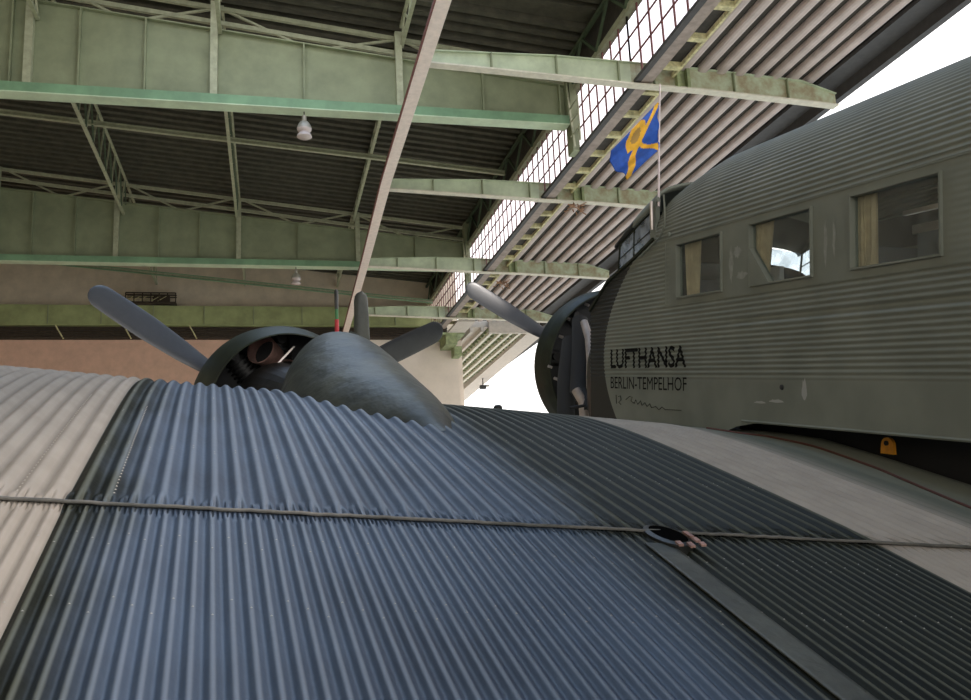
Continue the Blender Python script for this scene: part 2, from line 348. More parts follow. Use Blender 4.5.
# ---- clerestory
CX=8.40
b=(CX,30,10)
cb=MB()
cb.bar((CX,-20,11.96),(CX,46.4,11.96),.17,.17); struct(cb.build('trim_3','truss'))
up=MB(); up.bar((CX-.1,-20,dz(CX)-.3),(CX-.1,46.4,dz(CX)-.3),.1,.1)
y=8.0
while y<46: up.bar((CX-.1,y,12.0),(CX-.1,y+1,12.9),.07); up.bar((CX-.1,y+1,12.9),(CX-.1,y+2,12.0),.07); y+=2
struct(up.build('trim_4','trussdark'))
struct(MB().box((CX+.1,-20,12.0),(CX+.2,46.5,13.3)).build('wall_right_upper','canopydark'))
bays=[(-2,6),(6,14),(14,18.2),(18.2,22.1),(22.1,25.8),(25.8,33.8),(33.8,36.1),(36.1,41.7),(41.7,46.3)]
for k,(y0,y1) in enumerate(bays):
    w=MB().box((CX+.02,y0+.1,10.15),(CX+.03,y1-.1,11.9)).build('window_%d'%(k+1),'paneglass',base=(CX,y0,10.2)); struct(w)
    mb=MB(); n=max(3,int(round((y1-y0)/.56)))
    for i in range(n+1):
        yy=y0+(y1-y0)*i/n; mb.box((CX-.014,yy-.03,10.12),(CX+.014,yy+.03,11.92))
    for zz in (10.7,11.3): mb.box((CX-.012,y0,zz-.022),(CX+.012,y1,zz+.022))
    o=mb.build('window_bars','mullion',w,base=(CX,y0,10.2))
for yv,nm in ((22.1,5),(36.1,6)):
    struct(MB().box((CX-.22,yv-.2,10.05),(CX-.02,yv+.25,12.9)).build('trim_%d'%nm,'green'))
    q=MB()
    q.bar((CX-.3,yv-.55,10.0),(CX-.3,yv-.2,12.0),.05); q.bar((CX-.3,yv-1.0,10.0),(CX-.3,yv-1.0,11.3),.04)
    for zz in (10.4,10.8,11.2): q.bar((CX-.3,yv-1.0,zz),(CX-.3,yv-.3,zz),.03)
    tag(q.build('access_ladder','truss',base=(CX-.3,yv-.6,10)),'small green ladder frame beside the clerestory glazing at the end of the %s deep girder'%('nearer' if nm==5 else 'farther'),'ladder','ladder frames by the clerestory')
struct(MB().box((CX-.04,-20,10.05),(CX+.10,44.2,10.14)).build('trim_7','fascia'))
struct(MB().box((8.52,-20,10.07),(8.80,44.2,10.17)).build('trim_8','gutterbeam'))
# ---- canopy deck with ribs
def cdk(x): return 10.56-.012*(x-9)
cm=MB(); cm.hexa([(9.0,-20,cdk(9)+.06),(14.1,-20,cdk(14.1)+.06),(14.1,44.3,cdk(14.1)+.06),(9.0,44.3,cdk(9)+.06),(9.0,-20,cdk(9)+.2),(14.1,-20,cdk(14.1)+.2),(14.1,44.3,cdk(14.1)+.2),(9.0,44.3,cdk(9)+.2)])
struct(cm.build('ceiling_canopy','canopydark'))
rb=MB()
for i in range(8):
    x=9.68+i*.49; z=cdk(x)
    prof=[(-.135,.05),(-.13,-.02),(-.105,-.07),(-.05,-.09),(.05,-.09),(.105,-.07),(.13,-.02),(.135,.05)]
    for (a,za),(c,zc_) in zip(prof[:-1],prof[1:]):
        rb.add([(x+a,-20,z+za),(x+c,-20,z+zc_),(x+c,44.2,z+zc_),(x+a,44.2,z+za)],[(0,1,2,3)])
    rb.add([(x-.135,-20,z+.05),(x+.135,-20,z+.05),(x+.135,44.2,z+.05),(x-.135,44.2,z+.05)],[(0,1,2,3)])
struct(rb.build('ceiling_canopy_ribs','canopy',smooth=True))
fs=MB(); fs.box((13.35,-20,10.40),(14.0,44.3,10.5)); fs.box((13.95,-20,10.12),(14.13,44.3,10.52)); struct(fs.build('trim_9','fascia'))
# stained gutter grating beside the clerestory
gt=MB(); gt.box((8.86,-10,10.26),(8.92,44,10.36)); gt.box((9.34,-10,10.26),(9.40,44,10.36))
y=-10
while y<44: gt.box((8.88,y,10.24),(9.38,y+.16,10.38)); y+=1.25
tag(gt.build('gutter_grating','stain',base=(9.2,17,10.3)),'long yellow-stained ladder-like gutter frame running beside the clerestory under the canopy','gutter')
# ---- cantilever beams
RAILX=[3.2,3.29,3.31,3.33,3.52,3.79]
def railx(y): return float(np.interp(y,[-20,16,19.9,24.5,32.1,44.2],RAILX))
def cbeam(Y0,label,rust=False):
    b=(8,Y0,10); r=empty('canopy_beam',b,label,'beam','cantilever beams of the canopy')
    xs=[railx(Y0)+.1,4.9,6.45,8.3,10,12.8,13.75]; zb=[10.16,10.12,10.07,10.0,9.98,9.87,9.82]; zt=[10.47,10.52,10.58,10.56,10.53,10.42,10.14]
    yy=lambda x:Y0+0*x
    def web(i0,i1,name,m):
        q=MB()
        for i in range(i0,i1):
            q.hexa([(xs[i],yy(xs[i])-.02,zb[i]),(xs[i+1],yy(xs[i+1])-.02,zb[i+1]),(xs[i+1],yy(xs[i+1])+.02,zb[i+1]),(xs[i],yy(xs[i])+.02,zb[i]),(xs[i],yy(xs[i])-.02,zt[i]),(xs[i+1],yy(xs[i+1])-.02,zt[i+1]),(xs[i+1],yy(xs[i+1])+.02,zt[i+1]),(xs[i],yy(xs[i])+.02,zt[i])])
        q.build(name,m,r,base=b)
    web(0,3,'web_plate','beamgreen'); web(3,6,'outer_web_plate','rustbeam')
    fl=MB(); tf=MB()
    for i in range(6):
        fl.bar((xs[i],yy(xs[i]),zb[i]),(xs[i+1],yy(xs[i+1]),zb[i+1]),.24,.035)
        tf.bar((xs[i],yy(xs[i]),zt[i]),(xs[i+1],yy(xs[i+1]),zt[i+1]),.18,.02)
    fl.build('bottom_flange','creamfl',r,base=b); tf.build('top_flange','beamgreen',r,base=b)
    for x in (4.9,6.45,7.98,8.87,10.95,12.4):
        MB().box((x-.015,yy(x)-.11,np.interp(x,xs,zb)+.02),(x+.015,yy(x),np.interp(x,xs,zt)-.01)).build('stiffener','green',r,base=b)
    p=MB(); p.box((9.42,yy(9.5)-.16,9.99),(9.50,yy(9.5)+.14,10.85)); p.box((9.68,yy(9.6)-.16,9.99),(9.76,yy(9.6)+.14,10.85)); p.box((9.5,yy(9.6)-.03,9.99),(9.68,yy(9.6)+.03,10.85))
    p.build('hanger_post','post',r,base=b)
    return r
for Y0,l in ((18.05,'topmost and nearest pale green cantilever beam under the canopy, rust-flecked at its outer end'),(25.6,'pale green cantilever beam just behind the flag, second from the camera'),(33.7,'pale green cantilever beam ending at the aircraft windscreen, third from the camera'),(41.6,'farthest pale green cantilever beam, behind the nose propeller blade'),(10.2,'nearest cantilever beam of the canopy, overhead beyond the top of the view')):
    if Y0>15: cbeam(Y0,l)
# rust nests under beams
for (px,py,Y,l) in ((577,208,25.5,'ragged brown nest hanging under the second cantilever beam'),(503,284,34.5,'small rusty clump under the third cantilever beam')):
    c=atY(px,py,Y); q=MB(); rr=random.Random(3)
    for i in range(26):
        d=np.array([rr.uniform(-.28,.28),rr.uniform(-.08,.08),rr.uniform(-.14,.12)]); q.bar(c+d,c+d+np.array([rr.uniform(-.2,.2),rr.uniform(-.1,.1),rr.uniform(-.1,.1)]),.03)
    tag(q.build('bird_nest','rust',base=c),l,'nest','clumps under the canopy beams')
# ---- pinkish rail
rr_=empty('overhead_rail',(3.6,25,10),'long pinkish cream overhead rail beam with red-brown side, running diagonally across the view','rail beam')
m1=MB();m2=MB();ys=[-20,16,19.9,24.5,32.1,46.2]
for a,c in zip(ys[:-1],ys[1:]):
    xa,xc=railx(a),railx(c)
    m1.bar((xa,a,10.0),(xc,c,10.0),.30,.04); m2.bar((xa+.04,a,10.14),(xc+.04,c,10.14),.05,.24); m2.bar((xa+.05,a,10.27),(xc+.05,c,10.27),.22,.02)
    m2.bar((xa-.165,a,10.01),(xc-.165,c,10.01),.03,.09)
m1.build('bottom_flange','pinkrail',rr_,base=(3.6,25,10)); m2.build('web','redbrown',rr_,base=(3.6,25,10))
# ---- wall beam (yellow-green), brackets
wb=empty('wall_beam',(-3,46,10.6),'yellow-green box beam along the back wall above the dark louvre band','beam')
MB().box((-17,45.95,10.62),(9.2,46.2,11.62)).build('face_plate','olivegreen',wb,base=(-3,46,10.6))
MB().box((-17,45.85,10.58),(9.2,46.2,10.64)).build('bottom_flange','olivegreen',wb,base=(-3,46,10.6))
for i in range(11):
    x=-15.3+i*2.42; MB().box((x-.02,45.9,10.66),(x+.02,45.96,11.6)).build('stiffener','green',wb,base=(-3,46,10.6))
for i in range(3):
    x=-10.1+3.1*i; MB().bar((x,45.9,10.6),(x+.35,46.15,9.95),.05).build('strut','stain',wb,base=(-3,46,10.6))
# maintenance gallery on the wall beam
ga=atY(126,293,45.6); gb=atY(176,293,45.6); zb_=11.64
gx0,gx1=float(ga[0]),float(gb[0]); zt_=float(ga[2])
gl=empty('maintenance_gallery',((gx0+gx1)/2,45.7,zb_),'small dark steel gallery frame standing on the wall beam behind the left propeller blade','gallery')
bb=((gx0+gx1)/2,45.7,zb_); q=MB()
for z in (zb_+.04,zt_-.1,zt_): q.bar((gx0,45.5,z),(gx1,45.5,z),.05); q.bar((gx0,46.0,z),(gx1,46.0,z),.05)
q.build('rails','louver',gl,base=bb); q=MB()
for i in range(7):
    x=gx0+(gx1-gx0)*i/6; MB().bar((x,45.5,zb_),(x,45.5,zt_),.05).build('post','louver',gl,base=bb)
MB().box((gx0,45.8,zb_),(gx1,46.2,zb_+.12)).box((gx1-1.1,45.7,zb_),(gx1-.3,45.9,zt_-.1)).build('cabinet','louver',gl,base=bb)
q=MB(); 
for i in range(6): q.bar((gx0+.3*i,45.52,zb_+.1),(gx0+.3*i+.4,45.52,zb_+.35),.03)
q.build('brace','stain',gl,base=bb)
# bracket at the right end of the wall
q=MB(); q.box((8.9,44.6,9.35),(9.5,46.3,9.9)); q.box((8.3,44.5,9.85),(9.9,46.4,9.95)); q.box((9.5,45.4,8.9),(9.9,46.3,9.4))
struct(q.build('trim_10','post'))
struct(MB().box((9.0,42,9.93),(9.9,47,10.02)).build('trim_11','soffit'))
# ---- canopy beyond the wall
q=MB(); q.hexa([(9.95,44.6,10.25),(11.2,44.6,10.25),(11.4,80,10.25),(9.95,80,10.25),(9.95,44.6,10.6),(11.2,44.6,10.6),(11.4,80,10.6),(9.95,80,10.6)])
q.box((10.2,44.6,9.98),(10.35,80,10.26)); q.box((10.8,44.6,10.02),(10.95,80,10.26))
q.box((11.2,44.4,9.9),(14.3,44.6,10.6))
struct(q.build('ceiling_beyond','soffit'))
struct(MB().box((9.95,44.6,10.6),(15.6,80,10.8)).build('ceiling_beyond_deck','canopydark'))
q=MB()
for i,x in enumerate((11.35,11.9,12.45,12.95)): q.hexa([(x,44.6,10.0),(x+.16,44.6,10.0),(x+.6,80,10.0),(x+.44,80,10.0),(x,44.6,10.2),(x+.16,44.6,10.2),(x+.6,80,10.2),(x+.44,80,10.2)])
struct(q.build('trim_12','creamfl'))
q=MB(); y=45
while y<80: q.box((11.2,y,10.12),(13.6,y+.14,10.3)); y+=.75
struct(q.build('trim_13','post'))
struct(MB().hexa([(13.35,44.6,9.95),(14.3,44.6,9.95),(15.6,80,9.95),(14.4,80,9.95),(13.35,44.6,10.6),(14.3,44.6,10.6),(15.6,80,10.6),(14.4,80,10.6)]).build('trim_14','soffit'))
struct(MB().box((9.95,46.8,FLOOR),(10.2,80,10.3)).build('wall_beyond','wallcream'))
# floodlight hung from the far canopy edge
c=atX(483,387,14.2); fl=empty('floodlight',c,'small dark floodlight hanging from the far edge of the canopy against the white sky','floodlight')
MB().box(c+[-.2,-.15,-.13],c+[.2,.2,.12]).build('lamp_housing','engine',fl,base=c)
MB().bar(c+[0,0,.1],np.array([c[0],c[1],9.98]),.06).build('bracket','engine',fl,base=c)
MB().box(c+[.2,-.12,.02],c+[.42,.15,.16]).build('visor','lampmetal',fl,base=c)
# ---- hanging lamps
def lamp(x,y,ztop,label):
    b=(x,y,10.4); r=empty('hanging_lamp',b,label,'lamp','hanging hangar lamps')
    MB().tube([(x,y,ztop),(x,y,10.62)],.018,6).build('cord','cord',r,base=b)
    MB().lathe((x,y,0),(0,0,1),[(10.66,.02),(10.64,.055),(10.52,.06),(10.5,.05),(10.46,.11),(10.38,.16),(10.30,.19),(10.27,.19)],24).build('reflector','lampmetal',r,True,base=b)
    MB().lathe((x,y,0),(0,0,1),[(10.27,.19),(10.22,.175),(10.19,.13),(10.17,.13),(10.12,.18),(10.06,.195),(10.03,.15),(10.02,.02)],24).build('glass_shade','lampglass',r,True,base=b)
lamp(.89,21.95,10.78,'nearer bell-shaped hanging lamp under the nearer deep girder')
lamp(1.06,35.95,10.78,'farther hanging lamp, under the farther deep girder above the nacelle')
# ================================================================== THE AIRCRAFT
AC=empty('vintage_airliner',ROOT,'vintage corrugated-metal three-engined airliner with dark nose and cream and black wings, filling the foreground','aircraft')
def part(mb,name,m,parent=AC,smooth=False,label=None,**k):
    o=mb.build(name,m,parent,smooth,base=ROOT,**k)
    if label: o['label']=label
    return o
# ---- wing surface
_gs=np.linspace(.6,6.2,4000)
_sl=np.interp(_gs,[.6,2.25,2.26,3.3,3.8,4.2,4.7,5.0,5.3,5.6],[.378,.378,.34,.325,.29,.235,.12,.03,-.12,-.4])
_z=np.cumsum(_sl)*(_gs[1]-_gs[0]); _z-=np.interp(2.25,_gs,_z); _z+=.07
def S(g): return float(np.interp(g,_gs,_z))
DIH=.094
def ws(g,r):
    z=S(g)-DIH*r
    if r>2.66 and g<4.6:
        k=max(0,min(1,(4.5-g)/.8)); t=min(1,(r-2.66)/.19); z+=k*.06*t*t*(3-2*t)
        if r>2.87: z-=k*min(.16,(r-2.87)*2.0)
    return z
def tri(t): # rounded ridge profile, -1..1
    return math.sin(2*PI*t)*1.0+.05*math.cos(4*PI*t)
AMP=.0080; AMP2=.0052; SEAM=2.25
def crimp(r,pitch): # pinched pleats where the sheet is gathered into the seam
    t=(r/pitch)%1.0
    return .0035-.0095*abs(math.cos(3*PI*t+.4+.5*math.sin(r*31)))**5+.0012*math.sin(r*23)
def wing_sheet(gl,r0,r1,pitch,amp,off,crimp_w,smooth_r=2.47):
    nr=int((r1-r0)/pitch*18); P=[]
    for i in range(nr+1):
        r=r0+(r1-r0)*i/nr; row=[]
        fade=max(0,min(1,(smooth_r-r)/.06)); jit=.02*math.sin(r*37)+.015*math.sin(r*91)
        for g in gl:
            z=amp*fade*tri(r/pitch); d=abs(g-SEAM)
            w=crimp_w*(1+jit*8)
            if d<w:
                k=1-min(1,max(0,(d-w*.35)/(w*.65))); z=z*(1-k)+k*fade*crimp(r,pitch)*min(1,d/.012)
            row.append(W(g,r,ws(g,r)+z+off))
        P.append(row)
    return P
GF=[2.25+.008*i for i in range(18)]+list(np.linspace(2.40,5.45,66))
GR=list(np.linspace(1.12,2.17,22))+[2.18+.009*i for i in range(10)]
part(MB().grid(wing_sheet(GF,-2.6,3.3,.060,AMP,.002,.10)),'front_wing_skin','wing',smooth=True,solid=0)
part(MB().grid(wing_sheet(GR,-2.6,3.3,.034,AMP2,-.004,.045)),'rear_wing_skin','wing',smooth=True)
# seam bead
q=MB(); rr=random.Random(5); pts=[];pts2=[]
for i in range(240):
    r=-2.6+5.6*i/239; pts.append(W(2.243+rr.uniform(-.0025,.0025),r,ws(2.243,r)+.006+rr.uniform(-.0012,.0012))); 
q.tube(pts,.0045,8); part(q,'seam_strip','seam',smooth=True)
# leading edge and underside
P=[]
for i in range(31):
    r=-2.6+5.9*i/30; row=[]
    zl=ws(5.45,r)
    for (g,z) in ((5.45,zl+.004),(5.58,zl-.09),(5.62,zl-.2),(5.55,zl-.32),(5.2,zl-.42),(4,zl-.55),(2.5,zl-.62),(1.12,ws(1.12,r)-.02)): row.append(W(g,r,z))
    P.append(row)
part(MB().grid(P),'wing_underside','black',smooth=True)
# rivets
def rivets(name,lst,rad=.0028,sheet=0,m='whitepaint'):
    q=MB()
    for (g,r) in lst:
        if sheet==0: z=ws(g,r)+AMP*tri(r/.060)+.002
        else: z=ws(g,r)+AMP2*tri(r/.034)-.004
        c=W(g,r,z)
        q.add([c+G*rad,c+R*rad,c-G*rad,c-R*rad,c+ZU*rad*.8],[(0,1,4),(1,2,4),(2,3,4),(3,0,4)])
    o=part(q,name,m); o['kind']='stuff'; return o
rl_=[(2.30+.028*i,-.425+.060*0) for i in range(48)]
rl_+=[(2.32+.028*i,-.2155) for i in range(40)]
rivets('rivet_row',rl_,.0034,m='rivethead')
rv=[]
for k in range(-12,40):
    r=.060*(k+.25)
    for g in (2.75,2.775,3.25,3.275,3.7,3.725):
        if -.9<r<2.4: rv.append((g+.03*((k*7)%3),r))
rivets('rivet',rv,.0028,m='whitepaint')
rv=[]
for k in range(-10,54):
    r=.034*(k+.25)
    for g in (2.02,1.72): rv.append((g+.03*((k*5)%3),r))
rivets('rivet',rv,.0028,1,'whitepaint')
# smooth strip behind the slot + slot
P=[]
for i in range(9):
    r=1.085+(1.16-1.085)*i/8; P.append([W(g,r+.0*(2.2-g),ws(g,r)+.0025) for g in np.linspace(1.15,2.16,14)])
part(MB().grid(P),'smooth_access_strip','strip',smooth=True,label='plain flat dark strip between corrugations',solid=.004)
sl=MB(); c=W(2.205,1.178,ws(2.205,1.178)+.007); ax=nrm(W(.155,-.012,.050))
sd=nrm(np.cross(ax,ZU)); up_=np.cross(sd,ax)
ring=[]
P=[]
for i in range(24):
    t=2*PI*i/24; e=c+ax*math.cos(t)*.092+sd*math.sin(t)*.054; inn=c+ax*math.cos(t)*.076+sd*math.sin(t)*.040
    P.append([e-up_*.02,e+up_*.004,inn+up_*.008,inn-up_*.03])
part(MB().grid(P,closed_u=True),'slot_rim','black',smooth=True)
part(MB().add([c+ax*math.cos(2*PI*i/24)*.080+sd*math.sin(2*PI*i/24)*.042+up_*.0065 for i in range(24)],[tuple(range(24))]),'slot_opening','void')
q=MB(); rr=random.Random(9)
for i,(da,ds,l) in enumerate(((-.075,.034,.03),(-.11,-.005,.03),(-.095,-.03,.028),(-.03,.040,.045),(-.11,.03,.022))):
    p=c+ax*da+sd*ds+up_*.012; q.bar(p-ax*l/2,p+ax*l/2+sd*.006,.013,.006)
part(q,'chipped_bracket','copper')
# small filler cap at crest
c=W(4.62,1.505,ws(4.62,1.505)+.02); q=MB().lathe(c,ZU,[(-.02,.024),(.0,.024),(.010,.016),(.013,.001)],20); part(q,'filler_cap','black',smooth=True)
# ---- root sealing line, gap pieces
def wpt(px,py):
    q=ray(px,py); v=np.array([q.dot(G),q.dot(R),q[2]]); gs=np.linspace(1.2,4.9,3000)
    for a in gs:
        if S(a)-DIH*v[1]/v[0]*a > v[2]/v[0]*a: return a,a*v[1]/v[0]
    return None
pts=[]
for g in np.linspace(4.35,2.0,40):
    r=float(np.interp(g,[2.0,2.75,3.2,3.6,4.0,4.35],[2.66,2.70,2.74,2.75,2.73,2.62])); pts.append(W(g,r,ws(g,r)+.006))
part(MB().tube(pts,.0055,6),'root_sealing_strip','redline')
c=B(3.0,2.86,-.33); q=MB(); n=18; pr=[]
for k in range(n+1):
    t=PI*k/n; pr.append((math.cos(t)*.052,math.sin(t)*.052+.03))
pr=[(.058,-.035)]+pr+[(-.058,-.035)]
oc=ray(887,449); oc=oc*(2.86/oc.dot(R)); of,ou=float(oc.dot(F)),float(oc.dot(U))
vs=[B(of+a*.70,2.86,ou+h*.62) for a,h in pr]+[B(of+a*.70,2.875,ou+h*.62) for a,h in pr]; n=len(pr)
q.add(vs,[tuple(range(n)),tuple(range(2*n-1,n-1,-1))]+[(i,(i+1)%n,(i+1)%n+n,i+n) for i in range(n)])
part(q,'orange_tab','orange',label='orange round-topped tab in the dark gap')
part(MB().tube([B(of,2.852,ou+.026),B(of,2.862,ou+.026)],.011,12),'tab_hole','rubber')
# ---- fuselage
RC=3.45; RW=2.7; HW=RC-RW; RHO=.5; UC=.862
def amp_mask(f,u):
    a=1.0
    if u<0: a=min(a,max(0,1+(u)/.03))
    if 2.62<f<4.98 and .42<u<.835: a=0
    return a
# perimeter of port half: list of (r,u,nr,nu,s)
def perim():
    out=[]; s=0; step=.0034
    u=-.24
    while u<UC: out.append((RW,u,-1,0,s)); u+=step; s+=step
    n=int(RHO*PI/2/step)
    for i in range(n):
        t=PI/2*i/n; out.append((RW+RHO-RHO*math.cos(t),UC+RHO*math.sin(t),-math.cos(t),math.sin(t),s+RHO*t))
    s+=RHO*PI/2; r=RW+RHO
    while r<RC: out.append((r,UC+RHO,0,1,s)); r+=step; s+=step
    return out
PR=perim()
WIN=[(2.778,3.279,.47,.785),(3.557,4.053,.47,.785),(4.332,4.819,.47,.785)]
fl=sorted(set([round(x,4) for x in list(np.arange(-4,2.6,.6))+[2.60,2.64,4.96,5.0]+[w[0] for w in WIN]+[w[1] for w in WIN]+list(np.arange(3.4,5.0,.25))+[5.05,5.1]]))
def sill(f): return float(np.interp(f,[5.08,5.3,5.8,6.12],[.88,.80,.665,.475]))
def bodypt(f,p,side):
    r,u,nr,nu,s=p
    a=.0030*amp_mask(f,u)*math.sin(2*PI*s/.0275+.3)
    if abs(u-.288)<.02 and nu==0 and f<4.27: a-=.007*amp_mask(f,u)*math.cos((u-.288)/.02*PI/2)
    if u>UC and f>4.6: u=UC+(u-UC)*(1-.20*((f-4.6)/.5)**1.5)
    r2=r+nr*a; u2=u+nu*a
    if side: r2=2*RC-r2
    return B(f,r2,u2)
def inwin(f0,f1,u0,u1):
    fm=(f0+f1)/2; um=(u0+u1)/2
    return any(a<fm<b_ and c<um<d for a,b_,c,d in WIN)
for side in (0,1):
    P=[[bodypt(f,p,side) for p in PR] for f in fl]
    def skip(i,j): 
        return PR[j][2]==-1 and inwin(fl[i],fl[i+1],PR[j][1],PR[j+1][1])
    part(MB().grid(P,skip=skip),'fuselage_side','body',smooth=True)
# nose side panel below the sill
fn=[5.1+.085*i for i in range(13)]
lowu=[p for p in PR if p[2]==-1]
for side in (0,1):
    P=[]
    for f in fn:
        row=[]; sc=sill(f)
        for p in lowu:
            if p[1]<=sc: row.append(bodypt(f,p,side))
            else: row.append(bodypt(f,(RW,sc,-1,0,p[4]),side) if True else None)
        P.append(row)
    part(MB().grid(P),'nose_side','body',smooth=True)
# lower wall in front part below -.24 meeting the wing, and belly
for side in (0,1):
    s_=(lambda r: r if not side else 2*RC-r)
    P=[[B(f,s_(RW),u) for u in np.linspace(-.24,float(np.interp(f,[3.9,4.15,4.6,6.12],[-.24,-.262,-.40,-.75])),6)] for f in np.linspace(3.9,6.12,16)]
    part(MB().grid(P),'lower_side_panel','body',smooth=True)
P=[[B(f,r,-.245) for r in np.linspace(RW,2*RC-RW,6)] for f in np.linspace(-4,6.1,10)]
part(MB().grid(P),'belly_plate','black')
part(MB().hexa([B(-3,2.98,-1.1),B(4.6,2.98,-1.1),B(4.6,3.9,-1.1),B(-3,3.9,-1.1),B(-3,2.98,-.25),B(4.6,2.98,-.25),B(4.6,3.9,-.25),B(-3,3.9,-.25)]),'keel_section','rubber')
# bottom lip of fairing
part(MB().tube([B(f,RW+.004,-.243) for f in np.linspace(0,4.15,20)],.008,6),'fairing_lip','body',smooth=True)
# cabin lining
q=MB(); r_in=2*RC-RW-.05
q.add([B(-4,RW+.12,-.1),B(6.0,RW+.12,-.1),B(6.0,r_in,-.1),B(-4,r_in,-.1)],[(0,1,2,3)])
for (u0,u1) in ((-.1,.46),(.80,1.0)): q.add([B(-4,r_in,u0),B(5.1,r_in,u0),B(5.1,r_in,u1),B(-4,r_in,u1)],[(0,1,2,3)])
q.add([B(-4,RW+.16,1.12),B(4.9,RW+.16,1.12),B(4.9,r_in-.11,1.12),B(-4,r_in-.11,1.12)],[(0,1,2,3)])
for f in (0.5,): q.add([B(f,RW+.03,-.1),B(f,r_in,-.1),B(f,r_in,1.0),B(f,RW+.03,1.0)],[(0,1,2,3)])
part(q,'cabin_lining','cabin')
# windows: frame, pane, curtain
def fbox(f0,f1,r0,r1,u0,u1,q=None,mi=0):
    q=q or MB(); return q.hexa([B(f0,r0,u0),B(f1,r0,u0),B(f1,r1,u0),B(f0,r1,u0),B(f0,r0,u1),B(f1,r0,u1),B(f1,r1,u1),B(f0,r1,u1)],mi)
for k,(a,b_,c,d) in enumerate(WIN):
    q=MB(); t=.009
    fbox(a-t,a,RW-.014,RW+.03,c-t,d+t,q); fbox(b_,b_+t,RW-.014,RW+.03,c-t,d+t,q); fbox(a,b_,RW-.012,RW+.03,c-t,c,q); fbox(a,b_,RW-.012,RW+.03,d,d+t,q)
    if k==1:
        f1,u1=b_,.665; f0=b_-.165; q.add([B(b_,RW-.012,c),B(f0,RW-.012,c),B(b_,RW-.012,u1),B(b_,RW+.03,c),B(f0,RW+.03,c),B(b_,RW+.03,u1)],[(0,1,2),(3,5,4),(1,4,5,2)])
    fr=part(q,'window_frame','body')
    part(fbox(a,b_,RW+.014,RW+.018,c,d),'window_pane','glass',parent=fr)
    cu=MB()
    fa,fb=((b_-.16,b_-.07),(b_-.13,b_-.02),(b_-.20,b_-.04))[2-k]
    fa,fb=[(b_-.085,b_+.02),(b_-.12,b_+.04),(b_-.17,b_-.0)][k]
    P=[]
    for i in range(33):
        t_=i/32
        row=[]
        for j in range(7):
            v=j/6; wdt=(1-.35*v*(k!=0)); f=fa+(fb-fa)*(.5+(t_-.5)*wdt)+(.03*v if k==1 else 0)
            row.append(B(f,RW+.055+.014*math.sin(t_*PI*2*5),d+.04-v*(d-c+.06)))
        P.append(row)
    part(cu.grid(P),'curtain','curtain',parent=fr,smooth=True)
# seats seen through the windows
for (f,l) in ((3.55,1),(3.05,1)):
    q=MB(); part(fbox(f,f+.12,2.95,3.35,.0,.62,q),'seat_back','seat')
part(fbox(4.22,4.34,2.99,3.02,.44,.60),'headrest','seatwhite')
for f in (4.05,4.75): part(fbox(f,f+.12,2.95,3.3,.0,.46),'seat_back','seat')
part(fbox(2.75,3.2,2.95,3.3,.62,.66).hexa([B(2.7,2.9,.7),B(3.2,2.9,.7),B(3.2,2.92,.7),B(2.7,2.92,.7),B(2.7,2.9,.72),B(3.2,2.9,.72),B(3.2,2.92,.72),B(2.7,2.92,.72)]),'luggage_rail','steel')
# smooth window band outline
q=MB()
for u in (.425,.832): fbox(2.62,4.97,RW-.004,RW+.0,u-.003,u+.003,q)
fbox(4.965,4.971,RW-.004,RW,.425,.832,q); part(q,'band_edge','body')
for (f,u,w,h) in ((4.24,.60,.02,.09),(4.18,.66,.035,.03),(4.14,.53,.05,.02),(3.46,.60,.012,.10),(3.40,.62,.010,.08)):
    q=MB(); n=18; q.add([B(f+w*math.cos(2*PI*i/n)*(1+.3*math.sin(5*i+f*9)),RW-.0015,u+h*math.sin(2*PI*i/n)*(1+.25*math.cos(3*i+u*7))) for i in range(n)],[tuple(range(n))]); part(q,'paint_scuff','scuff')
# ---- cockpit roof, glass
def gtop(f): return float(np.interp(f,[5.1,5.176,5.4,5.634,5.68],[1.07,1.049,.985,.905,.885]))
def crown(f): return float(np.interp(f,[5.1,5.3,5.5,5.68],[1.262,1.20,1.095,.965]))
P=[]
for f in np.linspace(5.1,5.69,10):
    row=[]; a=gtop(f); cr=crown(f); base=a if f>5.11 else .88
    n=26
    for j in range(n+1):
        t=PI*j/n; row.append(B(f,RC-HW*math.copysign(abs(math.cos(t))**.75,math.cos(t)),a+(cr-a)*math.sin(t)**.75))
    P.append(row)
part(MB().grid(P),'cockpit_roof','body',smooth=True,solid=.02)
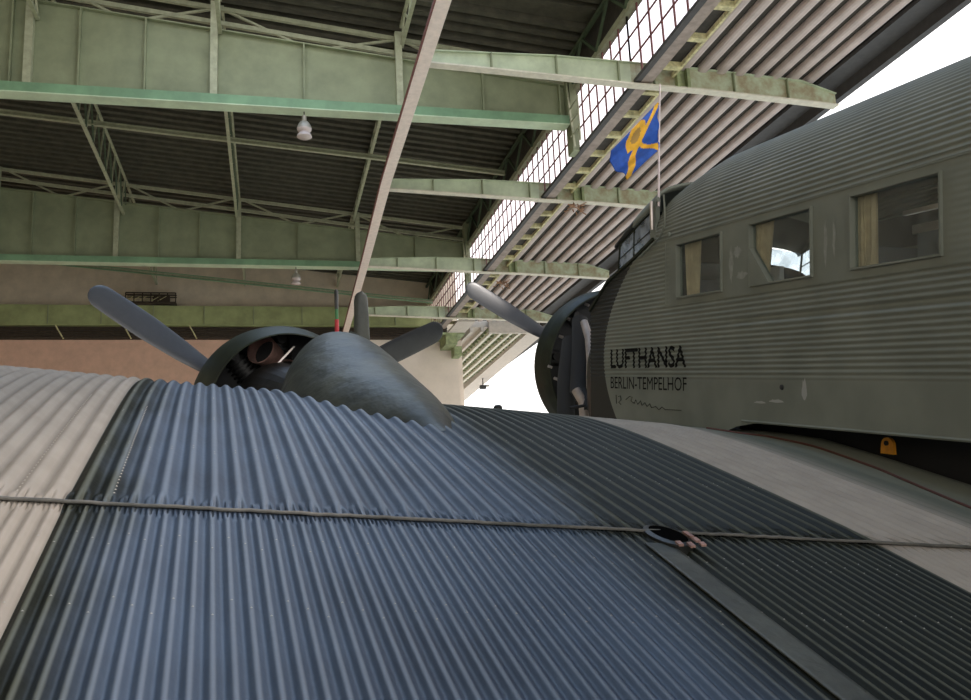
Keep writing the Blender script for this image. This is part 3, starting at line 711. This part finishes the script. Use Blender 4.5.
# side posts between roof and sill at f 5.1
for side in (0,1):
    s_=(lambda r: r if not side else 2*RC-r)
    q=MB(); q.add([B(5.1,s_(RW),.85),B(5.172,s_(RW),.835),B(5.18,s_(RW),1.055),B(5.1,s_(RW),1.075),B(5.1,s_(RW+.03),.85),B(5.172,s_(RW+.03),.835),B(5.18,s_(RW+.03),1.055),B(5.1,s_(RW+.03),1.075)],[(0,1,2,3),(7,6,5,4),(1,5,6,2),(0,3,7,4),(2,6,7,3),(0,4,5,1)])
    part(q,'cockpit_post','body')
    fr=MB(); 
    pts=[(5.176,.835),(5.176,1.05),(5.634,.90),(5.67,.68),(5.176,.835)]
    for (a,b1),(c1,d1) in zip(pts[:-1],pts[1:]): fr.bar(B(a,s_(RW+.01),b1),B(c1,s_(RW+.01),d1),.011,.011,up=tuple(R))
    fr.bar(B(5.43,s_(RW+.01),.76),B(5.42,s_(RW+.01),.965),.007,.008,up=tuple(R)); fr.bar(B(5.18,s_(RW+.01),.93),B(5.65,s_(RW+.01),.80),.006,.006,up=tuple(R))
    fo=part(fr,'cockpit_window_frame','cowl')
    part(MB().add([B(5.176,s_(RW+.012),.835),B(5.176,s_(RW+.012),1.05),B(5.634,s_(RW+.012),.90),B(5.67,s_(RW+.012),.68)],[(0,1,2,3)]),'cockpit_pane','cockglass',parent=fo)
    # windscreen front panes
    q=MB(); q.add([B(5.67,s_(RW+.012),.68),B(5.634,s_(RW+.012),.90),B(5.75,RC,1.0),B(5.95,RC,.72)],[(0,1,2,3)]); part(q,'windscreen_pane','cockglass',parent=fo)
part(MB().bar(B(5.69,RC,1.0),B(5.95,RC,.72),.03),'windscreen_post','cowl')
# pilots' seats / figures omitted; seat backs
for r in (3.05,3.65): part(fbox(5.16,5.22,r,r+.3,.2,.62),'pilot_seat','seat')
part(fbox(5.5,5.52,3.1,3.8,.78,1.03),'sky_blocking_plate','cabin')  # plate added to block sky seen through the cabin windows
part(fbox(5.62,5.68,RW+.1,2*RC-RW-.1,.3,.56),'instrument_panel','cabin')
# nose deck
P=[]
for f in np.linspace(5.6,6.12,8):
    row=[]
    for j in range(15):
        t=PI*j/14; row.append(B(f,RC-HW*math.copysign(abs(math.cos(t))**.8,math.cos(t)),sill(f)+.10*math.sin(t)))
    P.append(row)
part(MB().grid(P),'nose_deck','black',smooth=True)
# dark sill strip
q=MB(); 
for a,c1 in ((5.12,5.4),(5.4,5.8),(5.8,6.12)): q.bar(B(a,RW-.004,sill(a)),B(c1,RW-.004,sill(c1)),.02,.022,up=tuple(R))
part(q,'sill_strip','cowl')
# vent tube beside windscreen, curved seam
part(MB().tube([B(5.10,RW-.03,1.10),B(5.085,RW-.035,1.02),B(5.09,RW-.03,.92)],[.011,.013,.011],8),'vent_tube','steel',smooth=True)
part(MB().tube([B(4.97,RW-.012,1.12),B(4.955,RW-.012,1.0),B(4.96,RW-.012,.93),B(5.03,RW-.012,.86),B(5.3,RW-.012,.775)],.006,6),'edge_bead','body',smooth=True)
part(MB().lathe(B(4.9,RW-.012,.86),R,[(0,.016),(-.012,.014),(-.015,.001)],12),'stud','body')
# firewall and nose cone behind the engine
AXN=nrm(F); HN=B(7.60,3.42,.07)
# ---- lettering that follows the corrugation
def lettering(txt,f_left,u0,width,height,name,bold,wavy=True):
    cu=bpy.data.curves.new(name,'FONT'); cu.body=txt; cu.size=1; cu.offset=bold; cu.resolution_u=3
    o=bpy.data.objects.new(name+'_tmp',cu); C.objects.link(o); bpy.context.view_layer.update()
    me=bpy.data.meshes.new_from_object(o); bpy.data.objects.remove(o)
    bm=bmesh.new(); bm.from_mesh(me)
    xs=[v.co.x for v in bm.verts]; ys=[v.co.y for v in bm.verts]; x0,x1,y0,y1=min(xs),max(xs),min(ys),max(ys)
    for v in bm.verts: v.co.x=(v.co.x-x0)/(x1-x0)*width; v.co.y=(v.co.y-y0)/(y1-y0)*height
    n=int(height/.0055)
    for i in range(1,n):
        geo=bm.verts[:]+bm.edges[:]+bm.faces[:]; bmesh.ops.bisect_plane(bm,geom=geo,plane_co=(0,height*i/n,0),plane_no=(0,1,0),dist=1e-5)
    for v in bm.verts:
        u=u0+v.co.y; f=f_left-v.co.x; s=u+.24
        a=.0030*amp_mask(f,u)*math.sin(2*PI*s/.0275+.3) if wavy else 0
        v.co=Vector(tuple(B(f,RW-a-.0022,u)-ROOT))
    m2=bpy.data.meshes.new(name); bm.to_mesh(m2); bm.free(); m2.materials.append(MT['letter'])
    o=bpy.data.objects.new(name,m2); C.objects.link(o); o.parent=AC; return o
lettering('LUFTHANSA',5.768,.043,1.045,.135,'airline_lettering',.022)
lettering('BERLIN-TEMPELHOF',5.768,-.096,1.05,.082,'base_lettering',.0)
q=MB(); pts=[(5.53,-.17),(5.47,-.145),(5.43,-.15),(5.45,-.175),(5.40,-.19),(5.38,-.165),(5.35,-.195),(5.31,-.17),(5.29,-.20),(5.25,-.18),(5.22,-.205),(5.18,-.185),(5.16,-.21),(5.10,-.20),(5.06,-.22),(5.02,-.20),(4.98,-.215),(4.78,-.212)]
q.tube([B(f,RW-.003,u) for f,u in pts],.0019,5); q.tube([B(5.68,RW-.003,-.14),B(5.675,RW-.003,-.20)],.0019,5); q.tube([B(f,RW-.003,u) for f,u in ((5.645,-.15),(5.61,-.145),(5.60,-.17),(5.64,-.19),(5.60,-.205))],.0019,5)
part(q,'signature','letter')
part(MB().lathe(B(3.79,RW-.004,-.06),R,[(0,.014),(-.006,.012),(-.008,.001)],14),'drain_plug','rubber')
for (f,u,w,h) in ((3.62,-.07,.02,.05),(3.84,-.13,.06,.008),(3.98,-.14,.05,.006)):
    q=MB(); n=14; q.add([B(f+w*math.cos(2*PI*i/n)*(1+.2*math.sin(5*i)),RW-.002,u+h*math.sin(2*PI*i/n)*(1+.25*math.cos(3*i))) for i in range(n)],[tuple(range(n))]); part(q,'paint_scuff','whitepaint')
# ---- engines
def blade_mesh(hub,ax,e,side,L,q):
    """blade along unit e from hub; ax forward; side = direction of motion"""
    st=[(.16,.05,.055,62),(.26,.06,.05,58),(.38,.095,.036,50),(.55,.125,.026,42),(.75,.128,.02,36),(.9,.122,.017,32),(1.0,.115,.015,29)]
    n=14; P=[]
    stations=[]
    for t in list(np.linspace(.12,.93,26))+[.95,.965,.978,.988,.995,1.0]:
        R_=t
        hw=float(np.interp(t,[.12,.22,.35,.5,.68,.85,.93],[.045,.052,.078,.103,.112,.104,.098]))
        th=float(np.interp(t,[.12,.22,.35,.5,.75,1],[.045,.042,.028,.02,.013,.008]))
        if t>.93: k=(t-.93)/.07; hw*=math.sqrt(max(1e-4,1-k*k)); th*=max(.2,math.sqrt(max(1e-4,1-k*k)))
        ang=math.radians(float(np.interp(t,[.12,.3,.5,.75,1],[60,52,42,33,28])))
        ch=side*math.cos(ang)+ax*math.sin(ang); nn=nrm(np.cross(ch,e))
        c=hub+e*t*L; row=[]
        for k in range(n):
            a=2*PI*k/n; row.append(c+ch*hw*math.cos(a)+nn*th*math.sin(a)*(1 if math.sin(a)>0 else .45))
        row.append(row[0]); P.append(row)
    q.grid(P); q.add(P[-1][:-1],[tuple(range(n))]); return q
def propeller(hub,ax,th0,L,label,cnt=3):
    ax=nrm(ax); e1=nrm(np.cross(ax,ZU)); e2=np.cross(e1,ax)
    q=MB().lathe(hub,ax,[(-.16,.07),(-.10,.13),(.06,.13),(.14,.09),(.24,.05),(.26,.002)],24)
    h=part(q,'propeller','engine',smooth=True,label=label)
    for k in range(cnt):
        th=th0+2*PI*k/3; e=e1*math.cos(th)+e2*math.sin(th); side=e1*math.sin(th)-e2*math.cos(th)
        part(blade_mesh(hub,ax,e,side,L,MB()),'blade','blade',parent=h,smooth=True)
    return h
def engine(hub,ax,ro,name_label,lp,ck=1.0):
    ax=nrm(ax); bk=-ax
    # cowling ring (front lip at +.0, rear edge at 0.62 behind)
    c=hub+bk*.12
    prof=[(0.02,ro*.80),(-.03,ro*.86),(0.0,ro*.93),(-.07,ro*.985),(-.16,ro),(-.34,ro),(-.50,ro*.985),(-.505,ro*.965),(-.34,ro*.955),(-.12,ro*.94),(-.02,ro*.85)]
    prof=[(.05,ro*.84),(.065,ro*.89),(.04,ro*.94),(-.03,ro*.985),(-.14,ro),(-.30,ro*.985),(-.46,ro*.93),(-.58,ro*.865),(-.585,ro*.85),(-.46,ro*.91),(-.30,ro*.96),(-.10,ro*.95),(.02,ro*.86)]
    if ck<1: prof=[(h*ck-.02,min(ro,r_*(1+.10*(h<-.4)))) for h,r_ in prof]
    cw=part(MB().lathe(c,ax,prof,72,closed=True),'cowling_ring','cowl',smooth=True,label=name_label)
    en=part(MB().lathe(hub,ax,[(-.10,.07),(-.14,.16),(-.24,.22),(-.42,.24),(-.50,.20),(-.62,.20),(-.66,.02)],32),'engine_crankcase','engine',smooth=True)
    part(MB().lathe(hub,ax,[(-.30,.05),(-.30,ro*.955),(-.33,ro*.955),(-.33,.05)],48),'backlight_blocker','rubber')  # disc added to block backlight between the cylinders
    e1=nrm(np.cross(ax,ZU)); e2=np.cross(e1,ax)
    for k in range(9):
        t=2*PI*k/9+.2; e=e1*math.cos(t)+e2*math.sin(t); cc=hub+bk*.32
        q=MB(); 
        for i in range(9):
            r0=.2+.030*i; q.tube([cc+e*r0,cc+e*(r0+.014)],.092 if i<8 else .08,14)
        q.tube([cc+e*.18,cc+e*(ro*.88)],.07,12); q.tube([cc+e*(ro*.82)+ax*.05,cc+e*(ro*.84)+bk*.12],.035,8)
        part(q,'cylinder','engine',parent=en,smooth=True)
    return cw,en
TOE=math.radians(6); PP=math.radians(8)
AXP=math.cos(PP)*(math.cos(TOE)*G-math.sin(TOE)*R)+math.sin(PP)*ZU
HP=W(6.502,.419,.882)
propeller(HP,AXP,.46,1.45,'wing propeller with two grey-black blades showing above the wing')
engine(HP,AXP,.58,'dark green-black cowling ring of the wing engine',None)
# nacelle body
sec=[(5.30,.68,.20,1.16,.84),(5.2,.69,.25,1.165,.80),(5.0,.69,.29,1.13,.74),(4.8,.68,.325,1.085,.66),(4.6,.675,.35,1.03,.58),(4.4,.685,.37,.93,.50),(4.15,.71,.37,.80,.42),(3.95,.75,.34,.70,.34),(3.75,.80,.27,.60,.28),(3.58,.86,.18,.475,.2),(3.44,.91,.07,.355,.1)]
def cat(vals,xs,x):
    # smooth monotone-ish interpolation
    xs=np.array(xs[::-1]); vals=np.array(vals[::-1]); return float(np.interp(x,xs,vals))
gg=[s[0] for s in sec]; P=[]
for g in np.linspace(5.3,3.44,40):
    # local smoothing by averaging
    v=[np.mean([cat([s[k] for s in sec],gg,g+d) for d in (-.1,-.05,0,.05,.1)]) for k in (1,2,3,4)]
    rc,a,zt,zc=v; row=[]
    for k in range(49):
        t=2*PI*k/48; row.append(W(g,rc+a*math.cos(t),zc+(zt-zc)*math.sin(t) if math.sin(t)>0 else zc+.45*math.sin(t)))
    P.append(row)
NA=part(MB().grid(P),'nacelle','nacelle',smooth=True)
q=MB().lathe(W(5.98,.45,.83),AXP,[(-1.0,.02),(-.99,.16),(-.5,.24),(0,.3),(.02,.3),(.03,.01)],32); part(q,'nacelle_firewall','engine')
# nacelle panel lap
pts=[]
for k in range(10):
    t=math.radians(75-9*k); g=5.0-.035*k; v=[cat([s[j] for s in sec],gg,g) for j in (1,2,3,4)]; pts.append(W(g,v[0]+v[1]*math.cos(t),v[3]+(v[2]-v[3])*math.sin(t)+.006))
part(MB().tube(pts,.012,6),'panel_lap','nacelle',parent=NA,smooth=True)
# exhaust stub
d=ray(260.5,349); c=d*(5.98/d.dot(G)); axx=nrm(-G*.66-R*.52+ZU*.22)
q=MB(); q.lathe(c,axx,[(-.30,.065),(-.16,.082),(0,.104),(.0,.096),(-.14,.076),(-.3,.06)],32)
ex=part(q,'exhaust_pipe','copper',smooth=True,label='heat-stained pinkish exhaust opening')
part(MB().tube([c-axx*.28,c-axx*.30+R*.14-ZU*.05,c-axx*.25+R*.25-ZU*.16],.075,14),'exhaust_elbow','copper',parent=ex,smooth=True)
part(MB().lathe(c,axx,[(-.07,.001),(-.07,.085)],24),'exhaust_bore','rubber',parent=ex)
part(MB().bar(c+R*.02-ZU*.20,c+R*.22+ZU*.02,.012),'support_rod','steel',parent=ex)
# upright fin and banded rod on the nacelle
d=ray(362,345); c0=d*(5.25/d.dot(G)); 
sd_=nrm(np.cross(d,ZU)); P=[]; H=.325
for (h,w) in ((-.06,.056),(0,.055),(.1,.051),(.2,.048),(.27,.047),(.30,.042),(.318,.030),(.327,.010)):
    c=c0+ZU*h; row=[]
    for k in range(17):
        t=2*PI*k/16; row.append(c+R*w*math.cos(t)*.92+G*.03*math.sin(t)); 
    P.append(row)
part(MB().grid(P),'upright_fin','nacelle',smooth=True,label='rounded upright fin standing on the nacelle')
d=ray(337,333); c0=d*(5.75/d.dot(G))
rod=part(MB().tube([c0+ZU*.16,c0+ZU*.28,c0+ZU*.295],[.012,.014,.006],8),'indicator_rod','black',smooth=True,label='thin rod banded black, green and red')
part(MB().tube([c0+ZU*.09,c0+ZU*.16],.011,8),'green_band','rodgreen',parent=rod); part(MB().tube([c0-ZU*.06,c0+ZU*.09],.014,8),'red_band','rodred',parent=rod)
# nose engine
propeller(HN,F,2.627-.0,1.45,'nose propeller with one grey blade showing left of the nose')
engine(HN,F,.69,'glossy black cowling ring of the nose engine',None,.58)
part(MB().lathe(HN,F,[(-.62,.22),(-.80,.34),(-1.05,.44),(-1.45,.52),(-1.52,.50)],40),'engine_bay_cone','black',smooth=True)
fw=MB(); P=[]
for f,k in ((6.12,1),(6.25,.97),(6.40,.86)):
    row=[]
    for j in range(33):
        t=2*PI*j/32; rr0=HW*k; x=RC-rr0*math.copysign(abs(math.cos(t))**.6,math.cos(t)); u=-.05+(.50 if math.sin(t)>0 else .65)*k*math.copysign(abs(math.sin(t))**.7,math.sin(t)); row.append(B(f,x,u))
    P.append(row)
part(fw.grid(P),'nose_front','black',smooth=True)
def pr(px,py,g): d=ray(px,py); return d*(g/d.dot(G))
q=MB(); q.tube([pr(584,322,6.45),pr(589,338,6.35),pr(591,362,6.25),pr(590,388,6.2)],[.03,.034,.036,.03],12); part(q,'exhaust_downpipe','pipe',smooth=True,label='pale exhaust pipe behind the nose engine')
q=MB(); q.tube([pr(576,390,6.5),pr(583,402,6.45),pr(585,425,6.4)],.038,12); part(q,'mount_strut','pipe',smooth=True,label='pale strut below the exhaust pipe')
q=MB(); q.tube([pr(571,340,6.9),pr(566,380,6.8),pr(566,430,6.7)],.075,12); part(q,'intake_duct','rubber',smooth=True)
q=MB(); q.tube([pr(580,320,6.8),pr(580,350,6.7),pr(578,390,6.6),pr(592,410,6.4)],.07,12); part(q,'oil_duct','rubber',smooth=True)
q=MB(); q.tube([pr(570,408,6.4),pr(594,404,6.4)],.012,8); part(q,'tie_rod','rubber',smooth=True)
for (a_,b_) in ((566,318),(559,336),(548,366),(554,378),(585,304)): part(MB().tube([pr(a_,b_,7.02),pr(a_+4,b_+1.5,7.0)],.013,8),'cylinder_clip','steel')
# ---- landing gear (below the wing)
for r in (1.35,5.55):
    wz=FLOOR+.45; q=MB(); q.lathe(W(5.0,r,wz),R,[(-.12,.2),(-.14,.3),(-.10,.42),(0,.45),(.10,.42),(.14,.3),(.12,.2)],32); wh=part(q,'main_wheel','rubber',smooth=True)
    part(MB().tube([W(5.0,r,wz),W(5.0,r+(.0 if r<3 else 0),.05 if r<3 else -.2)],.06,12),'gear_leg','black',parent=wh)
    part(MB().tube([W(5.0,r,wz),W(4.6,3.1 if r<3 else 3.8,-.3)],.045,10),'gear_brace','black',parent=wh)
# ---- flagpole (part) and flag (thing)
pb=B(5.06,2.83,1.16); pt=ray(660,84); pt=pt*(pb.dot(G)/pt.dot(G))
d=ray(658,199); pb=d*(pb.dot(G)/d.dot(G))
pole=part(MB().tube([pb-ZU*.05,(pb+pt)/2,pt],[.008,.0065,.005],8),'flagpole','white',smooth=True,label='thin pinkish-white flagpole')
part(MB().lathe(pb,ZU,[(-.02,.016),(.0,.014),(.012,.008)],14),'pole_socket','body',parent=pole)
gd=pb.dot(G)
def fp(px,py,dep=0): d=ray(px,py); return d*((gd+dep)/d.dot(G))
# flag surface: bilinear patch between hoist (top->bottom) and fly, with folds
A=fp(658,102);Bm=fp(659,150);Cc=fp(627,180);D=fp(609,153)
n=56; P=[]; mi=[]
for i in range(n+1):
    s=i/n; row=[]
    for j in range(n+1):
        t=j/n
        p=(A*(1-s)+D*s)*(1-t)+(Bm*(1-s)+Cc*s)*t
        p=p+nrm(Cc-A)*(-.012*math.sin(PI*s)*t)
        p=p+ (-G)*(.026*math.sin(2*PI*(t*1.1+s*.35))*min(1,s*3)+.01*math.sin(5*PI*t+2*s))*1.0 + (D-A)*0.04*math.sin(PI*t)*s
        row.append(p)
    P.append(row)
fm=MB(); vs=[p for row in P for p in row]; fm.v=[tuple(v) for v in vs]
def yellow(s,t):
    # diagonal band from top hoist to bottom fly, crane-like ring near the middle, lower hoist band
    x,y=s,t
    if abs(y-x)/1.414<.05+.035*x: return 1
    d=math.hypot((x-.50)/.18,(y-.24)/.25)
    if .55<d<1.08 and y<x+.04: return 1
    if d<=.55: return 2
    t=(x-.45)/(.03-.45)
    if 0<=t<=1 and abs(y-(.45+.47*t+.06*math.sin(PI*t)))<.062+.02*t: return 1
    if abs(x-.66)<.035 and .12<y<.45: return 1
    return 0
for i in range(n):
    for j in range(n):
        fm.f.append((i*(n+1)+j,(i+1)*(n+1)+j,(i+1)*(n+1)+j+1,i*(n+1)+j+1)); fm.mi.append(yellow((i+.5)/n,(j+.5)/n))
fo=fm.build('flag','flagblue',None,True,base=A,mats=['flagblue','flagyellow','flagbrown']); md=fo.modifiers.new('cloth','SOLIDIFY'); md.thickness=.002
tag(fo,'blue flag with yellow diagonal band and ring emblem, hanging limp from the thin flagpole','flag')
# ================================================================== LIGHT, SKY, CAMERA
wd=bpy.data.worlds.new('sky'); SC.world=wd; wd.use_nodes=True; nt=wd.node_tree; bg=nt.nodes['Background']
tc=nt.nodes.new('ShaderNodeTexCoord'); sp=nt.nodes.new('ShaderNodeSeparateXYZ'); nt.links.new(tc.outputs['Generated'],sp.inputs[0])
rp=nt.nodes.new('ShaderNodeValToRGB'); e=rp.color_ramp.elements; e[0].position=.0; e[0].color=(1.0,.97,.93,1); e[1].position=.86; e[1].color=(.42,.64,1.0,1)
k=e.new(.45); k.color=(1.0,.99,.99,1)
nt.links.new(sp.outputs[2],rp.inputs[0]); nt.links.new(rp.outputs[0],bg.inputs[0]); bg.inputs[1].default_value=2.2
def area(name,loc,rot,sx,sy,e,col):
    l=bpy.data.lights.new(name,'AREA'); l.shape='RECTANGLE'; l.size=sx; l.size_y=sy; l.energy=e; l.color=col
    o=bpy.data.objects.new(name,l); C.objects.link(o); o.location=loc; o.rotation_euler=rot; return o
sn=bpy.data.lights.new('sun','SUN'); sn.energy=3.6; sn.angle=math.radians(3); sn.color=(1,.97,.88); so=bpy.data.objects.new('sun',sn); C.objects.link(so); so.rotation_euler=Vector((.62,-.12,.78)).to_track_quat('Z','Y').to_euler()
# fill lamp added at the hangar end left open behind the viewer
area('hangar_mouth_fill',(-3,-21,4.5),(math.radians(80),0,0),24,12,420,(1,.96,.86))
area('added_rooflight_fill',((RLX0+RLX1)/2,(RLY0+RLY1)/2,dz(1)+1.2),(0,math.radians(-5),0),RLX1-RLX0,RLY1-RLY0,420,(.70,.84,1.0))  # bluish fill lamp above the added rooflight opening
cam=bpy.data.cameras.new('camera'); co=bpy.data.objects.new('camera',cam); C.objects.link(co)
cam.sensor_width=36; cam.lens=36*FPX/971; cam.clip_start=.05; cam.clip_end=500
mw=Matrix([[M[0][0],M[0][1],M[0][2],0],[M[1][0],M[1][1],M[1][2],0],[M[2][0],M[2][1],M[2][2],0],[0,0,0,1]])
co.matrix_world=mw; SC.camera=co
SC.view_settings.view_transform='Standard'; SC.view_settings.look='None'; SC.view_settings.exposure=0.0; SC.view_settings.gamma=1; SC.view_settings.use_curve_mapping=False
